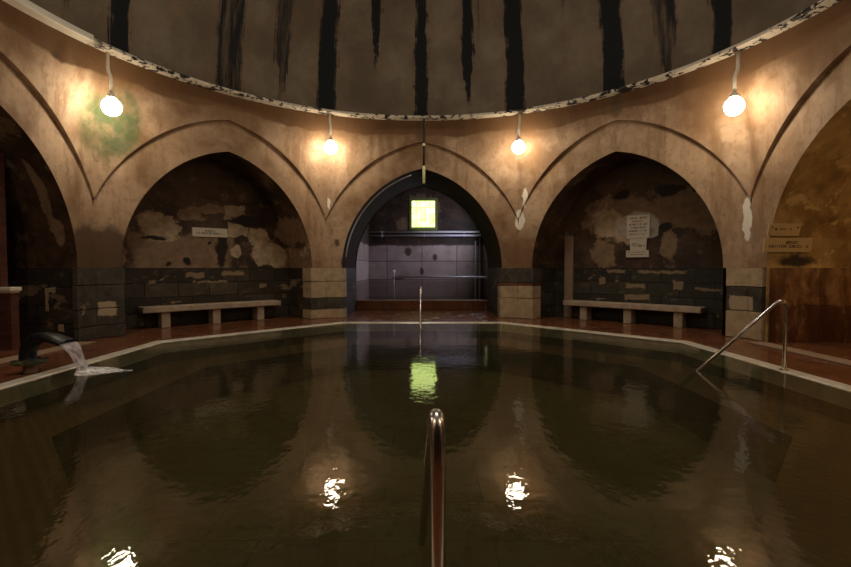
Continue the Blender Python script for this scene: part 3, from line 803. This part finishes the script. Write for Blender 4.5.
# pale block lying on the left bench is left as ledge fragments of the dado
# ------------------------------------------------------------ plaques
def letters(bm, x0, x1, z, h, y, rnd, mi):
    """worn, unreadable lettering: short strokes"""
    x = x0
    while x < x1-.02:
        w = h*rnd.uniform(.35, .7)
        if rnd.random() < .14: x += w; continue
        k = rnd.randint(0, 3); th = h*.16
        if k != 1: box(bm, x, x+th, y-.002, y+.002, z, z+h, mi)
        if k != 0: box(bm, x+w-th, x+w, y-.002, y+.002, z, z+h, mi)
        if k in (0, 2): box(bm, x, x+w, y-.002, y+.002, z+h-th, z+h, mi)
        if k in (0, 3): box(bm, x, x+w, y-.002, y+.002, z, z+th, mi)
        x += w+h*.22
def plaque(name, loc, rz, tilt, w, h, mat, rows, lab, taper=0., th=.03, screws=False, ink='ink', roll=0.):
    t = root(name, loc, rz, lab, 'plaque'); t.rotation_euler = (tilt, roll, rz)
    bm = bmesh.new()
    vs = [(-w/2+taper, -h/2), (w/2-taper, -h/2), (w/2, h/2), (-w/2, h/2)]
    f = [bm.verts.new((x, -th, z)) for x, z in vs]; b = [bm.verts.new((x, 0, z)) for x, z in vs]
    bm.faces.new(f); bm.faces.new(b[::-1])
    for i in range(4): bm.faces.new((f[i], b[i], b[(i+1) % 4], f[(i+1) % 4]))
    bmesh.ops.recalc_face_normals(bm, faces=bm.faces)
    rnd = random.Random(len(lab))
    for x0, x1, z, hh, red in rows: letters(bm, x0*w/2, x1*w/2, z*h/2, hh, -th-.001, rnd, 2 if red else 1)
    link('slab', bm, [mat, M[ink], M['ink_red']], t)
    if screws:
        for sx in (-1, 1):
            bm = bmesh.new(); lathe(bm, [(.014, 0), (.014, .008), (.008, .012)], 12)
            for v_ in bm.verts: v_.co = Vector((v_.co.x+sx*(w/2-.05), -th-v_.co.z, v_.co.y+(h*.22)))
            link('screw', bm, M['steel'], t)
    return t
def on_wall(deg, u, d, z):
    loc, rz = frame(deg); v = Matrix.Rotation(rz, 3, 'Z') @ Vector((u, d, z)); return (loc[0]+v.x, loc[1]+v.y, z), rz
l, q = on_wall(-45, 0., D-.001, 2.065)
plaque('wall_plaque', l, q, 0, .78, .20, M['plaque_w'], [(-.3, .35, .1, .045, 0), (-.82, .82, -.45, .045, 0)],
       'long white plaque with two lines of lettering above the left bench', roll=-.012)
l, q = on_wall(45, .10, D-.001, 2.19)
plaque('wall_plaque', l, q, 0, .50, .52, M['plaque_w'],
       [(-.75, .8, .68, .04, 0), (-.5, .5, .40, .04, 1), (-.8, .85, .12, .042, 0), (-.65, .75, -.16, .042, 0), (-.85, .85, -.44, .042, 0), (-.85, .7, -.70, .026, 0)],
       'square white plaque with six rows of lettering above the right bench', th=.045)
l, q = on_wall(45, .10, D-.001, 1.79)
plaque('wall_plaque', l, q, 0, .38, .27, M['plaque_w'], [(-.7, .2, -.05, .035, 0), (-.7, .75, -.4, .04, 0)],
       'small tapered plaque fixed below the square white plaque', taper=.02, th=.035)
l, q = on_wall(45, .09, D-.001, 1.575)
plaque('wall_plaque', l, q, 0, .50, .155, M['plaque_w'], [(-.85, .85, .35, .02, 0), (-.85, .85, -.35, .02, 0)],
       'narrow plain strip plaque, lowest of the three above the right bench', th=.045)
bm = bmesh.new(); rnd = random.Random(4)
for cx, cz, rx, rz_ in ((-.22, 2.13, .17, .14), (.36, 2.2, .17, .26), (.40, 2.05, .13, .12), (.1, 2.42, .3, .1)):
    n = 22; ring = []
    for k in range(n):
        a = 2*PI*k/n; g = 1+rnd.uniform(-.12, .12)
        ring.append((cx+rx*g*math.cos(a), cz+rz_*g*math.sin(a)))
    c0 = [bm.verts.new((x, -.004, z)) for x, z in ring]; c1 = [bm.verts.new((cx+(x-cx)*.8, -.014, cz+(z-cz)*.8)) for x, z in ring]
    for k in range(n): bm.faces.new((c0[k], c0[(k+1) % n], c1[(k+1) % n], c1[k]))
    bm.faces.new(c1)
l, q = on_wall(45, 0, D+.002, 0)
tag(link('mortar_patch', bm, M['mortar'], None, l, q, smooth=False), 'pale grey mortar smeared around the square white plaque', 'mortar')
# two ochre plaques on the far jamb of the right arch
for u0, zc, w, h, rows, lab, sc in (
    (.19, 1.885, .52, .20, [(-.6, .5, .0, .03, 0)], 'upper smaller ochre plaque with two screws on the right arch', True),
    (.30, 1.635, .80, .24, [(-.15, .4, .15, .05, 0), (-.8, .8, -.35, .045, 0)], 'lower longer ochre plaque with lettering on the right arch', False)):
    ux = CX+math.sqrt(RI**2-(zc-SP)**2); tl = math.asin((zc-SP)/RI)
    plaque('wall_plaque', (A+u0, CY+ux-.012, zc), 0, tl, w, h, M['plaque_o'], rows, lab, th=.03, screws=sc)

# ------------------------------------------------------------ brick pillar in the left arch
t = root('brick_pillar', (-6.82, 7.0, 0), 0, 'red brick pillar with a white stone cap inside the left arch', 'pillar')
bm = bmesh.new(); box(bm, -.9, .59, 0, .14, 0, .90); link('lower_shaft', bm, M['brick'], t)
bm = bmesh.new(); box(bm, -.9, .63, -.04, .16, .90, .96); box(bm, -.9, .61, -.02, .15, .87, .90); link('cap', bm, M['coping'], t, bevel=.01)
bm = bmesh.new(); box(bm, -.9, .44, .01, .13, .96, 3.0); link('upper_shaft', bm, M['brick'], t)

# ------------------------------------------------------------ pool handrails
def handrail(loc, rz, lab, run=1.02, top=.89, deep=.75, r=.021):
    """post on the deck; bar slopes down into the water along local +y"""
    t = root('pool_handrail', loc, rz, lab, 'handrail', 'steel handrails around the pool')
    k = top/run; L = run*(top+deep)/top
    bm = bmesh.new()
    pts = curve_pts([(0, 0, 0), (0, 0, top+.02), (L, 0, -deep)], .2, 12)
    pts = [(-0., p.x, p.z) for p in pts]
    tube(bm, pts, r, 18); link('rail', bm, M['steel'], t, smooth=True)
    bm = bmesh.new(); lathe(bm, [(.05, 0), (.05, .008), (.034, .014)], 20); link('base_flange', bm, M['steel'], t, smooth=True)
    return t
handrail((.04, 1.17, .022), .03, 'near steel handrail rising from the bottom edge of the view', deep=.3)
handrail((4.37, 5.55, .022), PI/2, 'steel handrail sloping into the water on the right side of the pool', deep=.3)
handrail((-.03, CY+PA*1.028+.10, .022), PI, 'thin steel handrail at the far edge before the middle arch', deep=.3)

# ------------------------------------------------------------ spout, stream and foam
t = root('water_spout', (-4.69, 5.50, 0), .0, 'black curved water spout standing on the pool edge at left', 'spout')
bm = bmesh.new(); lathe(bm, [(.075, 0), (.075, .02), (.065, .04), (.065, .10), (.07, .11)], 20); link('pedestal', bm, M['clay'], t, smooth=True)
bm = bmesh.new(); n = 40; lo = []; hi = []
rnd = random.Random(3)
lathe(bm, [(.10, .105), (.165, .11), (.17, .135), (.14, .15), (.09, .155)], 24)
for v_ in bm.verts: v_.co.z += rnd.uniform(-.008, .008); v_.co.x *= rnd.uniform(.95, 1.05)
for k in range(26):
    a = rnd.uniform(0, 2*PI); rr = rnd.uniform(.10, .17)
    box(bm, rr*math.cos(a)-.014, rr*math.cos(a)+.014, rr*math.sin(a)-.014, rr*math.sin(a)+.014,   .13, .14+rnd.uniform(.01, .035))
o = link('flange', bm, M['moss'], t); o['label'] = 'mossy flange'
bm = bmesh.new(); path = []; rad = []
ctl = [(-.02, .13, .088, .088), (-.02, .21, .085, .085), (-.005, .29, .082, .085), (.035, .36, .078, .09), (.10, .41, .07, .10), (.19, .425, .062, .11),
       (.28, .415, .054, .12), (.36, .395, .047, .13), (.43, .37, .041, .135), (.465, .355, .037, .137)]
for x, z, ra, rb in ctl: path.append((x, 0, z)); rad.append((ra, rb))
# frame: up axis stays in the x-z plane, side axis is y
rings = []; seg = 22
for i, p in enumerate(path):
    p = Vector(p); a = Vector(path[max(i-1, 0)]); b = Vector(path[min(i+1, len(path)-1)])
    tt = (b-a).normalized(); sd = Vector((0, 1, 0)); up = sd.cross(tt)
    ra, rb = rad[i]
    sq = .5+.5*min(1, max(0, (4-i)/4.))          # flatter, squarer towards the mouth
    ring = []
    for k in range(seg):
        c_, s_ = math.cos(2*PI*k/seg), math.sin(2*PI*k/seg)
        e = .55+.45*sq
        ring.append(bm.verts.new(p+up*ra*math.copysign(abs(c_)**e, c_)+sd*rb*math.copysign(abs(s_)**e, s_)))
    rings.append(ring)
for a, b in zip(rings, rings[1:]):
    for k in range(seg): bm.faces.new((a[k], a[(k+1) % seg], b[(k+1) % seg], b[k]))
bm.faces.new(rings[0])
link('neck', bm, M['black'], t, smooth=True)
# stream: a thin curved sheet
bm = bmesh.new(); nn = 16; mm = 14; fr = []; bk = []
for i in range(nn+1):
    s = i/nn; x = .44+.22*s; z = .36-.04*s-.35*s*s
    row = []; row2 = []
    for j in range(mm+1):
        q = -1+2*j/mm; wd = .12-.02*s+.015*math.sin(7*s)
        thick = .02*(1-q*q)+.004
        wv = .01*math.sin(9*q+3*s)*s
        row.append(bm.verts.new((x+thick+wv, q*wd, z))); row2.append(bm.verts.new((x-thick+wv, q*wd, z)))
    fr.append(row); bk.append(row2)
for G, fl in ((fr, 0), (bk, 1)):
    for i in range(nn):
        for j in range(mm):
            f = (G[i][j], G[i+1][j], G[i+1][j+1], G[i][j+1]); bm.faces.new(f[::-1] if fl else f)
tag(link('water_stream', bm, M['jet'], None, (-4.69, 5.50, 0), 0, True), 'translucent sheet of water falling from the black spout', 'water')
bm = bmesh.new(); rnd = random.Random(11); n1, n2 = 30, 30; g = []
from mathutils import noise as mn
for i in range(n1+1):
    row = []
    for j in range(n2+1):
        u, v_ = i/n1, j/n2; x = -.12+.60*u; wd = .22*math.sin(PI*min(1, u*1.15+.02)**.6)+.02; y = (v_-.5)*2*wd
        h = .045*max(0, 1-u)*(1-(2*v_-1)**2)*(.5+mn.noise(Vector((x*14, y*14, 2)))) + .006*(1-(2*v_-1)**2) + .012*mn.noise(Vector((x*40, y*40, 5)))*(1-u)
        row.append(bm.verts.new((x, y, max(.0, h))))
    g.append(row)
for i in range(n1):
    for j in range(n2): bm.faces.new((g[i][j], g[i+1][j], g[i+1][j+1], g[i][j+1]))
tag(link('foam', bm, M['foam'], None, (-3.98, 5.52, WL+.003), .1, True), 'white foam where the falling water meets the pool', 'foam', kind='stuff')

# ------------------------------------------------------------ world, camera
w = bpy.data.worlds.new('world'); bpy.context.scene.world = w; w.use_nodes = True
w.node_tree.nodes['Background'].inputs[0].default_value = (0, 0, 0, 1)
w.node_tree.nodes['Background'].inputs[1].default_value = 0.
cam = bpy.data.cameras.new('camera'); co = bpy.data.objects.new('camera', cam); C.objects.link(co)
cam.sensor_width = 36.; cam.lens = 463./851*36
co.location = (0, 0, 1.25); co.rotation_euler = (PI/2-math.atan(15.5/463), 0, 0)
cam.shift_x = 3.5/851; cam.clip_start = .02
S = bpy.context.scene; S.camera = co
S.view_settings.view_transform = 'Standard'; S.view_settings.look = 'None'
S.view_settings.exposure = 0.; S.view_settings.gamma = 1.; S.view_settings.use_curve_mapping = False
S.cycles.caustics_reflective = False; S.cycles.caustics_refractive = False
S.cycles.sample_clamp_indirect = 4.; S.cycles.max_bounces = 10; S.cycles.transparent_max_bounces = 12
S.cycles.diffuse_bounces = 6
